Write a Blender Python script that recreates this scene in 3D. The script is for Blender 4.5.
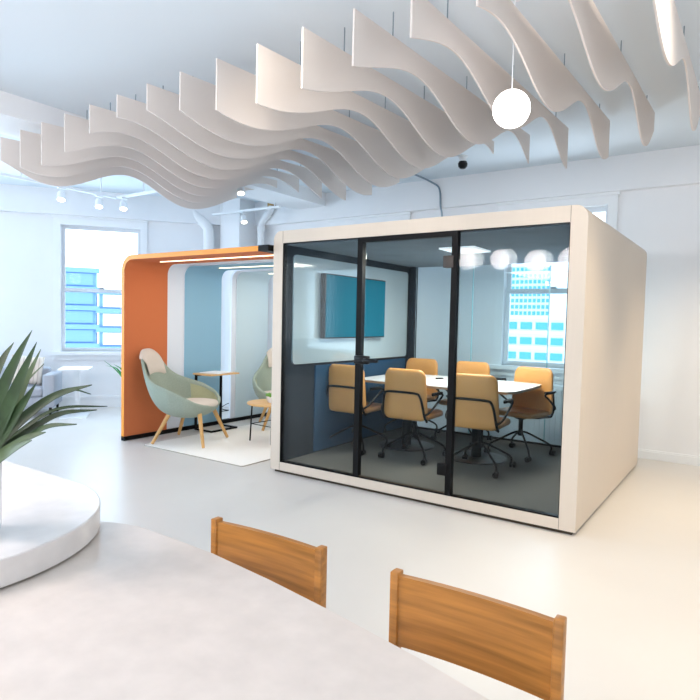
import bpy, bmesh, math, random
from mathutils import Vector, Matrix

for o in list(bpy.data.objects):
    bpy.data.objects.remove(o, do_unlink=True)
scene = bpy.context.scene
col = scene.collection
random.seed(7)

# ------------------------------------------------------------------ camera
cam_d = bpy.data.cameras.new('camera')
cam = bpy.data.objects.new('camera', cam_d)
col.objects.link(cam)
cF = Vector((-0.5654274637, 0.8232728478, -0.0501358297))
cR = Vector((0.8234826101, 0.5669134332, 0.0220351990))
cU = Vector((-0.0465636561, 0.0288266768, 0.9984992983))
m = Matrix((cR, cU, -cF)).transposed().to_4x4()
m.translation = Vector((3.7357406484, -4.1492003367, 1.4426327391))
cam.matrix_world = m
cam_d.sensor_width = 36.0
cam_d.lens = 590.95 / 700.0 * 36.0
cam_d.clip_start = 0.05
cam_d.clip_end = 300
scene.camera = cam

# ------------------------------------------------------------------ world, daylight, exposure
vs = scene.view_settings
vs.view_transform = 'Standard'
vs.look = 'None'
vs.gamma = 1.0
vs.use_curve_mapping = False
vs.exposure = 0.35
scene.cycles.max_bounces = 10
scene.cycles.diffuse_bounces = 5
scene.cycles.glossy_bounces = 4
scene.cycles.transmission_bounces = 8
scene.cycles.transparent_max_bounces = 24
scene.cycles.sample_clamp_indirect = 6.0

world = bpy.data.worlds.new('world')
scene.world = world
world.use_nodes = True
bg = world.node_tree.nodes['Background']
bg.inputs[0].default_value = (0.86, 0.93, 1.0, 1)
bg.inputs[1].default_value = 2.5

def area_light(name, loc, target, sx, sy, power, color):
    d = bpy.data.lights.new(name, 'AREA')
    d.shape = 'RECTANGLE'
    d.size = sx
    d.size_y = sy
    d.energy = power
    d.color = color
    o = bpy.data.objects.new(name, d)
    col.objects.link(o)
    o.location = loc
    o.rotation_euler = (Vector(target) - Vector(loc)).to_track_quat('-Z', 'Y').to_euler()
    return o

def spot_light(name, loc, target, power, color, angle, blend=0.6, radius=0.05):
    d = bpy.data.lights.new(name, 'SPOT')
    d.energy = power
    d.color = color
    d.spot_size = math.radians(angle)
    d.spot_blend = blend
    d.shadow_soft_size = radius
    o = bpy.data.objects.new(name, d)
    col.objects.link(o)
    o.location = loc
    o.rotation_euler = (Vector(target) - Vector(loc)).to_track_quat('-Z', 'Y').to_euler()
    return o

REAR_X = (-5.6, 2.4, 5.2)
COOL = (0.70, 0.86, 1.0)
WARM = (1.0, 0.80, 0.54)
# daylight standing in the window openings (in view and behind the camera), plus two added left fills
area_light('daylight_left', (-4.46, 1.34, 1.85), (-0.5, -2.0, 0.9), 1.2, 1.8, 26, (0.52, 0.77, 1.0))
area_light('fill_far_left', (-7.55, -4.2, 1.8), (0, -3.2, 1.2), 3.0, 2.0, 290, COOL)  # added fill for the left wall and floor, with no opening behind it
area_light('fill_left_near', (-6.25, -0.93, 1.85), (0.0, -5.6, 0.4), 1.1, 1.8, 90, (0.62, 0.81, 1.0))  # added fill that makes the left floor brighter and bluer
for x in REAR_X:
    area_light('daylight_street', (x, -7.38, 1.9), (x, 0, 1.7), 1.3, 1.9, {-5.6: 8, 2.4: 30, 5.2: 14}[x], (0.93, 0.96, 1.0))
area_light('daylight_right', (7.9, -3.0, 1.8), (0, -3.0, 1.4), 2.4, 2.0, 12, (1.0, 0.95, 0.88))
area_light('daylight_back', (1.75, 2.93, 1.85), (1.75, 0.0, 1.5), 1.0, 1.7, 14, COOL)
# warm ceiling spots outside the picture
spot_light('ceiling_spot_warm', (3.75, -0.15, 3.2), (3.70, -0.05, 0.0), 185, WARM, 88, 0.9, 0.12)
spot_light('ceiling_spot_warm', (4.3, -2.0, 3.2), (4.0, -1.4, 0.0), 115, WARM, 90, 0.9, 0.12)
spot_light('ceiling_spot_warm', (3.9, -1.3, 3.2), (2.0, 0.0, 2.25), 62, (1.0, 0.88, 0.74), 60, 0.7, 0.12)
spot_light('ceiling_spot_warm', (1.6, -2.2, 3.2), (0.8, 0.0, 2.25), 42, (1.0, 0.88, 0.74), 60, 0.7, 0.12)
spot_light('ceiling_spot_warm', (4.5, 1.5, 3.2), (3.9, 2.4, 0.2), 175, WARM, 84, 0.9, 0.12)

# ------------------------------------------------------------------ materials
def mat(name, color, rough=0.6, metallic=0.0, spec=0.5, emit=None, emit_s=0.0, noise=None, bump=None, coat=0.0, sheen=0.0):
    mt = bpy.data.materials.new(name)
    mt.use_nodes = True
    nt = mt.node_tree
    b = nt.nodes['Principled BSDF']
    b.inputs['Base Color'].default_value = (*color, 1)
    b.inputs['Roughness'].default_value = rough
    b.inputs['Metallic'].default_value = metallic
    b.inputs['Specular IOR Level'].default_value = spec
    b.inputs['Coat Weight'].default_value = coat
    b.inputs['Sheen Weight'].default_value = sheen
    if emit:
        b.inputs['Emission Color'].default_value = (*emit, 1)
        b.inputs['Emission Strength'].default_value = emit_s
    tc = None
    if noise or bump:
        tc = nt.nodes.new('ShaderNodeTexCoord')
    if noise:
        scale, amount, stretch = noise
        mp = nt.nodes.new('ShaderNodeMapping')
        mp.inputs['Scale'].default_value = stretch
        nz = nt.nodes.new('ShaderNodeTexNoise')
        nz.inputs['Scale'].default_value = scale
        nz.inputs['Detail'].default_value = 6
        cr = nt.nodes.new('ShaderNodeValToRGB')
        lo = tuple(max(0, c * (1 - amount)) for c in color)
        hi = tuple(min(1, c * (1 + amount)) for c in color)
        cr.color_ramp.elements[0].position = 0.3
        cr.color_ramp.elements[1].position = 0.7
        cr.color_ramp.elements[0].color = (*lo, 1)
        cr.color_ramp.elements[1].color = (*hi, 1)
        nt.links.new(tc.outputs['Object'], mp.inputs['Vector'])
        nt.links.new(mp.outputs['Vector'], nz.inputs['Vector'])
        nt.links.new(nz.outputs['Fac'], cr.inputs['Fac'])
        nt.links.new(cr.outputs['Color'], b.inputs['Base Color'])
    if bump:
        scale, strength = bump
        nz2 = nt.nodes.new('ShaderNodeTexNoise')
        nz2.inputs['Scale'].default_value = scale
        nz2.inputs['Detail'].default_value = 3
        bp = nt.nodes.new('ShaderNodeBump')
        bp.inputs['Strength'].default_value = strength
        bp.inputs['Distance'].default_value = 0.01
        nt.links.new(tc.outputs['Object'], nz2.inputs['Vector'])
        nt.links.new(nz2.outputs['Fac'], bp.inputs['Height'])
        nt.links.new(bp.outputs['Normal'], b.inputs['Normal'])
    return mt

def glass_mat(name, tint, refl=1.0, ior=1.5, rough=0.0):
    mt = bpy.data.materials.new(name)
    mt.use_nodes = True
    nt = mt.node_tree
    nt.nodes.clear()
    out = nt.nodes.new('ShaderNodeOutputMaterial')
    tr = nt.nodes.new('ShaderNodeBsdfTransparent')
    tr.inputs[0].default_value = (*tint, 1)
    gl = nt.nodes.new('ShaderNodeBsdfGlossy')
    gl.inputs['Roughness'].default_value = rough
    gl.inputs['Color'].default_value = (refl, refl, refl, 1)
    fr = nt.nodes.new('ShaderNodeFresnel')
    fr.inputs['IOR'].default_value = ior
    mx = nt.nodes.new('ShaderNodeMixShader')
    nt.links.new(fr.outputs[0], mx.inputs[0])
    nt.links.new(tr.outputs[0], mx.inputs[1])
    nt.links.new(gl.outputs[0], mx.inputs[2])
    nt.links.new(mx.outputs[0], out.inputs[0])
    return mt

M = {}
M['wall'] = mat('wall_paint', (0.83, 0.84, 0.86), 0.85, noise=(1.5, 0.015, (1, 1, 1)))
M['ceiling'] = mat('ceiling_blue_cast', (0.72, 0.79, 0.85), 0.9)  # blue cast of the daylight is put into the ceiling colour
M['floor'] = mat('floor_resin', (0.64, 0.62, 0.60), 0.33, spec=0.16, noise=(1.1, 0.03, (1, 1, 1)))
M['trim'] = mat('trim_paint', (0.84, 0.86, 0.88), 0.5)
M['sash'] = mat('sash_paint', (0.70, 0.74, 0.78), 0.5)
M['pod'] = mat('pod_cream', (0.66, 0.575, 0.485), 0.55, noise=(60, 0.012, (1, 1, 0.05)))
M['pod_navy'] = mat('pod_navy_felt', (0.006, 0.011, 0.019), 0.9, bump=(300, 0.15))
M['pod_blue'] = mat('pod_blue_felt', (0.010, 0.060, 0.135), 0.9, bump=(300, 0.15))
M['pod_ceiling'] = mat('pod_ceiling_felt', (0.16, 0.20, 0.24), 0.9, noise=(3, 0.1, (1, 1, 1)))
M['carpet'] = mat('carpet_charcoal', (0.12, 0.118, 0.106), 0.95, noise=(120, 0.35, (1, 1, 1)), bump=(400, 0.5))
M['black'] = mat('black_powder_coat', (0.004, 0.004, 0.0045), 0.45, spec=0.15)
M['black_gloss'] = mat('black_gloss', (0.005, 0.005, 0.0055), 0.32, spec=0.25)
M['bronze'] = mat('dark_bronze', (0.055, 0.045, 0.04), 0.45, metallic=0.3)
M['board'] = mat('whiteboard_glass', (0.36, 0.45, 0.50), 0.06, spec=0.6)
M['screen'] = mat('screen_teal', (0.001, 0.075, 0.115), 0.4, spec=0.06, emit=(0.0, 0.17, 0.26), emit_s=0.32)
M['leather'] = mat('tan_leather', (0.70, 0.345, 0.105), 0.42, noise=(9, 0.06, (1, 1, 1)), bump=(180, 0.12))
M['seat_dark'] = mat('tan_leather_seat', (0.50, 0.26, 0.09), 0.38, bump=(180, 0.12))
M['table_white'] = mat('white_laminate', (0.84, 0.86, 0.88), 0.25)
M['ply_edge'] = mat('plywood_edge', (0.45, 0.32, 0.20), 0.5)
M['oak'] = mat('oak', (0.62, 0.36, 0.13), 0.45, noise=(7, 0.18, (1, 1, 0.12)))
M['oak_top'] = mat('oak_top', (0.68, 0.42, 0.18), 0.4, noise=(7, 0.12, (0.15, 1, 1)))
M['chair_oak'] = mat('warm_oak', (0.44, 0.18, 0.036), 0.38, noise=(42, 0.30, (0.05, 1, 1.3)))
M['orange'] = mat('orange_felt', (0.60, 0.165, 0.055), 0.85, bump=(300, 0.15))
M['orange_edge_lit'] = mat('orange_edge_lit', (0.90, 0.33, 0.03), 0.5)  # edge orange raised to hold the warm light on the arch edges
M['blue'] = mat('blue_felt', (0.26, 0.47, 0.63), 0.85, bump=(300, 0.15))
M['pale'] = mat('pale_teal_felt', (0.56, 0.69, 0.76), 0.85, bump=(300, 0.15))
M['white_felt'] = mat('white_felt', (0.74, 0.79, 0.88), 0.7)
M['led'] = mat('led_strip', (1, 1, 1), 0.5, emit=(1.0, 0.82, 0.48), emit_s=1.6)
M['led_panel'] = mat('led_panel', (1, 1, 1), 0.5, emit=(0.95, 0.98, 1.0), emit_s=0.55)
M['lamp_glow'] = mat('lamp_glow', (1, 1, 1), 0.5, emit=(1.0, 0.86, 0.62), emit_s=5.0)
M['globe'] = mat('opal_globe', (0.9, 0.9, 0.9), 0.3, emit=(1.0, 0.88, 0.84), emit_s=4.0)
M['globe_bright'] = mat('opal_globe_bright', (0.9, 0.9, 0.9), 0.3, emit=(1.0, 0.88, 0.84), emit_s=34.0)
M['baffle'] = mat('baffle_felt', (0.78, 0.715, 0.675), 0.9, bump=(260, 0.12))
M['white_metal'] = mat('white_metal', (0.82, 0.84, 0.86), 0.4)
M['steel'] = mat('grey_steel', (0.25, 0.32, 0.38), 0.4, metallic=0.6)
M['brass'] = mat('brass', (0.45, 0.28, 0.10), 0.4, metallic=0.8)
M['sage'] = mat('sage_wool', (0.315, 0.375, 0.315), 0.95, noise=(140, 0.15, (1, 1, 1)), bump=(260, 0.3))
M['olive'] = mat('olive_wool', (0.42, 0.43, 0.27), 0.95, noise=(140, 0.12, (1, 1, 1)), bump=(260, 0.3))
M['beige'] = mat('beige_wool', (0.66, 0.585, 0.52), 0.95, noise=(140, 0.06, (1, 1, 1)), bump=(260, 0.2))
M['grey_fabric'] = mat('grey_fabric', (0.40, 0.42, 0.47), 0.95, bump=(200, 0.2))
M['rug'] = mat('cream_rug', (0.88, 0.86, 0.83), 0.98, noise=(90, 0.03, (1, 1, 1)), bump=(300, 0.3))
M['rug_edge'] = mat('rug_binding', (0.42, 0.38, 0.33), 0.9)
M['quartz'] = mat('white_quartz', (0.74, 0.70, 0.68), 0.16, spec=0.5, noise=(14, 0.05, (1, 1, 1)))
M['quartz_warm'] = mat('warm_quartz', (0.70, 0.63, 0.58), 0.16, spec=0.5, noise=(14, 0.05, (1, 1, 1)))
M['wall_rear'] = mat('wall_paint_grey', (0.36, 0.38, 0.40), 0.85)
M['ceramic'] = mat('white_ceramic', (0.80, 0.82, 0.85), 0.15)
M['leaf'] = mat('agave_leaf', (0.032, 0.060, 0.022), 0.5, spec=0.3, noise=(14, 0.35, (1, 1, 1)))
M['leaf_pale'] = mat('agave_leaf_pale', (0.055, 0.09, 0.03), 0.45, noise=(14, 0.3, (1, 1, 1)))
M['leaf_bright'] = mat('leaf_bright', (0.03, 0.30, 0.06), 0.5)
M['succulent'] = mat('succulent', (0.16, 0.40, 0.05), 0.5)
M['soil'] = mat('soil', (0.05, 0.035, 0.025), 0.95)
M['paper'] = mat('paper', (0.82, 0.86, 0.92), 0.5)
M['pod_glass'] = glass_mat('pod_glass', (0.935, 0.962, 0.972), 0.9, 1.19)
M['inner_glass'] = glass_mat('inner_glass', (0.955, 0.975, 0.982), 0.9, 1.17)
M['back_glass'] = glass_mat('back_glass', (0.87, 0.925, 0.95), 0.8, 1.3)
M['window_glass'] = glass_mat('window_glass', (0.95, 0.98, 1.0), 0.5, 1.1)
M['joint'] = mat('glass_joint', (0.20, 0.45, 0.52), 0.3)
M['stone_out'] = mat('city_stone', (0.80, 0.83, 0.86), 0.9)
M['glass_out'] = mat('city_glass', (0.09, 0.40, 0.58), 0.4)
M['blue_out'] = mat('city_blue_facade', (0.15, 0.32, 0.60), 0.6)
M['gap'] = mat('dark_gap', (0.05, 0.035, 0.02), 0.8)

def striped_pillow():
    mt = mat('striped_beige', (0.70, 0.62, 0.54), 0.95)
    nt = mt.node_tree
    b = nt.nodes['Principled BSDF']
    tc = nt.nodes.new('ShaderNodeTexCoord')
    w = nt.nodes.new('ShaderNodeTexWave')
    w.inputs['Scale'].default_value = 6.5
    w.bands_direction = 'X'
    cr = nt.nodes.new('ShaderNodeValToRGB')
    cr.color_ramp.elements[0].color = (0.56, 0.47, 0.40, 1)
    cr.color_ramp.elements[0].position = 0.05
    cr.color_ramp.elements[1].color = (0.74, 0.66, 0.58, 1)
    cr.color_ramp.elements[1].position = 0.22
    nt.links.new(tc.outputs['Object'], w.inputs['Vector'])
    nt.links.new(w.outputs['Fac'], cr.inputs['Fac'])
    nt.links.new(cr.outputs['Color'], b.inputs['Base Color'])
    return mt
M['pillow'] = striped_pillow()

# ------------------------------------------------------------------ helpers
def tag(o, label=None, cat=None, group=None, kind=None):
    if label: o['label'] = label
    if cat: o['category'] = cat
    if group: o['group'] = group
    if kind: o['kind'] = kind
    return o

def empty(name, loc=(0, 0, 0), rz=0.0):
    o = bpy.data.objects.new(name, None)
    o.empty_display_size = 0.1
    col.objects.link(o)
    o.location = loc
    o.rotation_euler = (0, 0, rz)
    return o

class MB:
    def __init__(self):
        self.bm = bmesh.new()

    def box(self, x0, x1, y0, y1, z0, z1, mi=0):
        bm = self.bm
        v = [bm.verts.new((x, y, z)) for z in (z0, z1) for y in (y0, y1) for x in (x0, x1)]
        for f in ((0, 2, 3, 1), (4, 5, 7, 6), (0, 1, 5, 4), (2, 6, 7, 3), (0, 4, 6, 2), (1, 3, 7, 5)):
            fc = bm.faces.new([v[i] for i in f])
            fc.material_index = mi
        return self

    def rbox(self, x0, x1, y0, y1, z0, z1, r=0.01, seg=2):
        b2 = bmesh.new()
        v = [b2.verts.new((x, y, z)) for z in (z0, z1) for y in (y0, y1) for x in (x0, x1)]
        for f in ((0, 2, 3, 1), (4, 5, 7, 6), (0, 1, 5, 4), (2, 6, 7, 3), (0, 4, 6, 2), (1, 3, 7, 5)):
            b2.faces.new([v[i] for i in f])
        bmesh.ops.bevel(b2, geom=list(b2.edges), offset=r, segments=seg, profile=0.5, affect='EDGES')
        self.merge(b2)
        return self

    def merge(self, b2):
        b2.verts.index_update()
        nv = [self.bm.verts.new(v.co) for v in b2.verts]
        for f in b2.faces:
            nf = self.bm.faces.new([nv[v.index] for v in f.verts])
            nf.material_index = f.material_index
        b2.free()

    def prism(self, pts, d, mi=0):
        """closed polygon of 3D points extruded along the vector d"""
        bm = self.bm
        d = Vector(d)
        a = [bm.verts.new(p) for p in pts]
        b = [bm.verts.new(Vector(p) + d) for p in pts]
        n = len(pts)
        f = bm.faces.new(a); f.material_index = mi
        f = bm.faces.new(list(reversed(b))); f.material_index = mi
        for i in range(n):
            f = bm.faces.new([a[i], b[i], b[(i + 1) % n], a[(i + 1) % n]])
            f.material_index = mi
        return self

    def strip_prism(self, outer, inner, d, closed=False, mi=0):
        """band between two polylines, extruded along d"""
        bm = self.bm
        d = Vector(d)
        O = [bm.verts.new(p) for p in outer]; I = [bm.verts.new(p) for p in inner]
        O2 = [bm.verts.new(Vector(p) + d) for p in outer]; I2 = [bm.verts.new(Vector(p) + d) for p in inner]
        n = len(outer)
        rng = range(n if closed else n - 1)
        for i in rng:
            j = (i + 1) % n
            for q in ((O[i], O[j], I[j], I[i]), (I2[i], I2[j], O2[j], O2[i]), (O[j], O[i], O2[i], O2[j]), (I[i], I[j], I2[j], I2[i])):
                bm.faces.new(q).material_index = mi
        if not closed:
            bm.faces.new((O[0], I[0], I2[0], O2[0])).material_index = mi
            bm.faces.new((I[-1], O[-1], O2[-1], I2[-1])).material_index = mi
        return self

    def tube(self, path, r, n=10, closed=False, mi=0):
        bm = self.bm
        P = [Vector(p) for p in path]
        rs = r if isinstance(r, (list, tuple)) else [r] * len(P)
        rings = []
        ref = None
        for i, p in enumerate(P):
            if closed:
                t = P[(i + 1) % len(P)] - P[i - 1]
            elif i == 0:
                t = P[1] - P[0]
            elif i == len(P) - 1:
                t = P[-1] - P[-2]
            else:
                t = (P[i + 1] - P[i]).normalized() + (P[i] - P[i - 1]).normalized()
            t.normalize()
            if ref is None:
                ref = t.orthogonal().normalized()
            ref = (ref - t * ref.dot(t))
            if ref.length < 1e-6:
                ref = t.orthogonal()
            ref.normalize()
            s = t.cross(ref)
            rings.append([bm.verts.new(p + (ref * math.cos(a) + s * math.sin(a)) * rs[i]) for a in [2 * math.pi * k / n for k in range(n)]])
        m_ = len(rings)
        for i in range(m_ if closed else m_ - 1):
            a, b = rings[i], rings[(i + 1) % m_]
            for k in range(n):
                f = bm.faces.new((a[k], a[(k + 1) % n], b[(k + 1) % n], b[k]))
                f.material_index = mi
        if not closed:
            bm.faces.new(list(reversed(rings[0]))).material_index = mi
            bm.faces.new(rings[-1]).material_index = mi
        return self

    def lathe(self, prof, c=(0, 0, 0), n=32, mi=0, sx=1.0, sy=1.0):
        """profile of (r, z), closed with caps where r > 0 at the ends"""
        bm = self.bm
        c = Vector(c)
        rings = []
        for (r, z) in prof:
            if r < 1e-6:
                rings.append([bm.verts.new(c + Vector((0, 0, z)))])
            else:
                rings.append([bm.verts.new(c + Vector((sx * r * math.cos(2 * math.pi * k / n), sy * r * math.sin(2 * math.pi * k / n), z))) for k in range(n)])
        for i in range(len(rings) - 1):
            a, b = rings[i], rings[i + 1]
            for k in range(n):
                k2 = (k + 1) % n
                if len(a) == 1 and len(b) == 1:
                    continue
                if len(a) == 1:
                    f = bm.faces.new((a[0], b[k2], b[k]))
                elif len(b) == 1:
                    f = bm.faces.new((a[k], a[k2], b[0]))
                else:
                    f = bm.faces.new((a[k], a[k2], b[k2], b[k]))
                f.material_index = mi
        if len(rings[0]) > 1:
            bm.faces.new(list(reversed(rings[0]))).material_index = mi
        if len(rings[-1]) > 1:
            bm.faces.new(rings[-1]).material_index = mi
        return self

    def grid(self, rows, closed_u=False, mi=0):
        bm = self.bm
        R = [[bm.verts.new(p) for p in row] for row in rows]
        for i in range(len(R) - 1):
            n = len(R[i])
            for k in range(n if closed_u else n - 1):
                k2 = (k + 1) % n
                f = bm.faces.new((R[i][k], R[i][k2], R[i + 1][k2], R[i + 1][k]))
                f.material_index = mi
        return R

    def build(self, name, mats, parent=None, smooth=True, angle=35, loc=None, rot=None, subsurf=0, solid=None, normals=True):
        bm = self.bm
        if normals:
            bmesh.ops.recalc_face_normals(bm, faces=bm.faces)
        me = bpy.data.meshes.new(name)
        bm.to_mesh(me)
        bm.free()
        for mm in (mats if isinstance(mats, (list, tuple)) else [mats]):
            me.materials.append(mm)
        if smooth:
            for p in me.polygons:
                p.use_smooth = True
            try:
                me.set_sharp_from_angle(angle=math.radians(angle))
            except Exception:
                pass
        o = bpy.data.objects.new(name, me)
        col.objects.link(o)
        if parent: o.parent = parent
        if loc is not None: o.location = loc
        if rot is not None: o.rotation_euler = rot
        if solid:
            sm = o.modifiers.new('solid', 'SOLIDIFY'); sm.thickness = solid; sm.offset = 0
        if subsurf:
            ss = o.modifiers.new('sub', 'SUBSURF'); ss.levels = subsurf; ss.render_levels = subsurf
        return o

def arc(cx, cy, r, a0, a1, n=8):
    return [(cx + r * math.cos(a0 + (a1 - a0) * i / n), cy + r * math.sin(a0 + (a1 - a0) * i / n)) for i in range(n + 1)]

def rrect(x0, x1, y0, y1, r, n=6):
    H = math.pi / 2
    return (arc(x1 - r, y1 - r, r, 0, H, n) + arc(x0 + r, y1 - r, r, H, 2 * H, n) +
            arc(x0 + r, y0 + r, r, 2 * H, 3 * H, n) + arc(x1 - r, y0 + r, r, 3 * H, 4 * H, n))

def smooth_path(pts, n=6):
    """Catmull-Rom through pts"""
    P = [Vector(p) for p in pts]
    P = [P[0] * 2 - P[1]] + P + [P[-1] * 2 - P[-2]]
    out = []
    for i in range(1, len(P) - 2):
        for k in range(n):
            t = k / n
            a, b, c, d = P[i - 1], P[i], P[i + 1], P[i + 2]
            out.append(0.5 * ((2 * b) + (c - a) * t + (2 * a - 5 * b + 4 * c - d) * t * t + (3 * b - a - 3 * c + d) * t ** 3))
    out.append(P[-2])
    return out

def kids(o):
    return [c for c in bpy.data.objects if c.parent == o]

def copy_tree(o, parent=None):
    c = o.copy()
    col.objects.link(c)
    if parent: c.parent = parent
    for ch in kids(o):
        copy_tree(ch, c)
    return c

# ------------------------------------------------------------------ room shell
ZC = 3.31
LA, LB = Vector((-5.08, 0.71, 0)), Vector((-3.25, 3.0, 0))          # the slanted left wall
ldir = (LB - LA).normalized()
lnrm = Vector((ldir.y, -ldir.x, 0))                                  # points into the room
LW0 = LA - ldir * 3.9                                                # its near end
LLEN = (LB - LW0).length

tag(MB().prism([(8.2, 3.4, 0), (-8.4, 3.4, 0), (-8.4, -7.9, 0), (8.2, -7.9, 0)], (0, 0, -0.1)).build('floor', M['floor'], smooth=False), kind='structure')
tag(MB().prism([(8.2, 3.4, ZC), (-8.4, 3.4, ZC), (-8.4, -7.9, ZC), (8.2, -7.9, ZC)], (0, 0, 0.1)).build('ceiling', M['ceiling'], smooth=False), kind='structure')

def wall(name, p0, p1, holes, thick=0.22, z1=ZC, mt='wall'):
    """wall from p0 to p1, holes as (u0, u1, z0, z1); its room side is on the right of p0->p1"""
    p0, p1 = Vector(p0), Vector(p1)
    L = (p1 - p0).length
    b = MB()
    us = [0.0]
    for (u0, u1, a, c) in sorted(holes):
        b.box(us[-1], u0, 0, thick, 0, z1)
        b.box(u0, u1, 0, thick, 0, a)
        b.box(u0, u1, 0, thick, c, z1)
        us.append(u1)
    b.box(us[-1], L, 0, thick, 0, z1)
    d = (p1 - p0)
    return tag(b.build(name, M[mt], smooth=False, loc=p0, rot=(0, 0, math.atan2(d.y, d.x))), kind='structure')

W2 = (1.13, 2.30, 0.93, 2.80)                                        # window in the back wall, behind the pod (x0, x1, z0, z1)
W3 = (-1.47, -0.32, 0.93, 2.80)
BX0 = -3.25
wall('wall_back', (BX0, 3.0, 0), (8.0, 3.0, 0), [(W3[0] - BX0, W3[1] - BX0, W3[2], W3[3]), (W2[0] - BX0, W2[1] - BX0, W2[2], W2[3])])
W1 = (3.9 + 0.10, 3.9 + 1.24, 0.87, 2.80)                            # along the left wall
wall('wall_left', LW0, LB, [(1.0, 2.2, 0.87, 2.80), W1])  # first opening is added, out of view, for the near left fill
wall('wall_far_left', (-7.75, -7.6, 0), LW0, [])
# the wall behind the camera runs from right to left so that its room side faces +y
wall('wall_front', (8.0, -7.55, 0), (-8.2, -7.55, 0), [(8.0 - x - 0.7, 8.0 - x + 0.7, 0.9, 2.9) for x in sorted(REAR_X, reverse=True)], mt='wall_rear')
wall('wall_right', (8.0, 3.0, 0), (8.0, -7.55, 0), [(4.7, 7.3, 0.8, 2.8)])

# beam along the back wall and along the left wall
tag(MB().box(BX0 - 0.1, 8.0, 2.90, 3.0, 2.93, ZC).build('trim_1', M['wall'], smooth=False), kind='structure')
tag(MB().box(0, LLEN, -0.12, 0, 2.93, ZC).build('trim_2', M['wall'], smooth=False, loc=LW0, rot=(0, 0, math.atan2(ldir.y, ldir.x))), kind='structure')
tag(MB().box(-2.2, -1.6, -2.0, 2.9, 3.12, ZC).build('trim_3', M['wall'], smooth=False), kind='structure')
# baseboards
tag(MB().box(BX0, 8.0, 2.975, 3.0, 0, 0.085).box(BX0, 8.0, 2.985, 3.0, 0.085, 0.10).build('baseboard_back', M['trim'], smooth=False), kind='structure')
bl = MB(); bl.box(0, LLEN, -0.025, 0, 0, 0.14); bl.box(0, LLEN, -0.035, 0, 0.14, 0.18)
tag(bl.build('baseboard_left', M['trim'], smooth=False, loc=LW0, rot=(0, 0, math.atan2(ldir.y, ldir.x))), kind='structure')
# square column in the back left corner
tag(MB().box(-3.45, -3.02, 2.55, 3.0, 0, ZC).build('column', M['wall'], smooth=False), kind='structure')

def window(name, org, rz, w, z0, z1, sash=True):
    """sash window; local x along the wall, local -y into the room"""
    root = empty(name, org, rz)
    tag(root, kind='structure')
    b = MB()
    t = 0.10
    b.box(-t, 0, -0.03, 0.0, z0, z1)
    b.box(w, w + t, -0.03, 0.0, z0, z1)
    b.box(-t, w + t, -0.03, 0.0, z1, z1 + t)
    b.box(-t - 0.02, w + t + 0.02, -0.055, 0.0, z1 + t, z1 + t + 0.03)
    b.build('casing', M['trim'], root, smooth=False)
    s = MB()
    s.box(-t - 0.06, w + t + 0.06, -0.09, 0.08, z0 - 0.05, z0)
    s.box(-t - 0.02, w + t + 0.02, -0.03, 0.0, z0 - 0.13, z0 - 0.05)
    s.build('sill', M['trim'], root, smooth=False)
    f = MB()
    zm = z0 + (z1 - z0) * 0.49
    fw = 0.045
    for (a, c, yy) in ((z0, zm + 0.03, 0.06), (zm - 0.03, z1, 0.10)):
        f.box(0.0, fw, yy, yy + 0.04, a, c)
        f.box(w - fw, w, yy, yy + 0.04, a, c)
        f.box(fw, w - fw, yy, yy + 0.04, a, a + 0.055)
        f.box(fw, w - fw, yy, yy + 0.04, c - 0.05, c)
    f.build('sash', M['sash'], root, smooth=False)
    MB().box(fw, w - fw, 0.078, 0.084, z0 + 0.05, zm).build('lower_pane', M['window_glass'], root, smooth=False)
    MB().box(fw, w - fw, 0.118, 0.124, zm, z1 - 0.05).build('upper_pane', M['window_glass'], root, smooth=False)
    MB().rbox(w / 2 - 0.035, w / 2 + 0.035, 0.045, 0.075, zm + 0.03, zm + 0.05, 0.006).build('sash_lock', M['steel'], root)
    return root

window('window_1', LW0 + ldir * W1[0], math.atan2(ldir.y, ldir.x), W1[1] - W1[0], W1[2], W1[3])
window('window_7', LW0 + ldir * 1.0, math.atan2(ldir.y, ldir.x), 1.2, 0.87, 2.80)  # unseen window added to go with the near left fill
window('window_2', (W2[0], 3.0, 0), 0, W2[1] - W2[0], W2[2], W2[3])
window('window_3', (W3[0], 3.0, 0), 0, W3[1] - W3[0], W3[2], W3[3])
for k, x in enumerate(REAR_X):
    window('window_%d' % (k + 4), (x + 0.7, -7.55, 0), math.pi, 1.4, 0.9, 2.9)

# ------------------------------------------------------------------ city outside
def building(loc, rz, w, d, h, rows, cols, wmat, gmat, ww, wh, z0, label, ledge=0.08):
    root = empty('building', loc, rz)
    tag(root, label, 'building')
    b = MB()
    b.box(0, w, 0, d, -12, h)
    for r in range(rows + 1):
        zz = z0 + r * (h - z0) / rows - 0.02
        b.box(-0.1, w + 0.1, -0.12, 0, zz - ledge, zz + ledge)
    b.build('facade', wmat, root, smooth=False)
    for r in range(rows):
        for c in range(cols):
            cx = w * (c + 0.5) / cols
            zz = z0 + (r + 0.18) * (h - z0) / rows
            MB().box(cx - ww / 2, cx + ww / 2, -0.06, 0.02, zz, zz + wh).build('window', gmat, root, smooth=False)
    return root
building((-9.6, 28, 0), 0.05, 6.6, 6, 1.85, 4, 8, M['stone_out'], M['glass_out'], 0.62, 0.38, -1.45, 'broad white stone building low beyond the window behind the glass pod')
building((-13.6, 45, 0), 0.0, 3.3, 6, 6.3, 9, 9, M['stone_out'], M['glass_out'], 0.24, 0.30, 1.6, 'tall pale tower of narrow windows rising beyond the window behind the glass pod', 0.03)
building((-15.9, 6.0, 0), math.radians(57), 1.9, 2, 2.95, 7, 1, M['blue_out'], M['blue_out'], 1.7, 0.4, -1.5, 'light blue building with pale floor bands beyond the left window')
building((-14.82, 7.66, 0), math.radians(57), 2.6, 2, 2.25, 5, 3, M['blue_out'], M['stone_out'], 0.62, 0.42, -1.0, 'lower light blue building with white panels beyond the left window')

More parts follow.
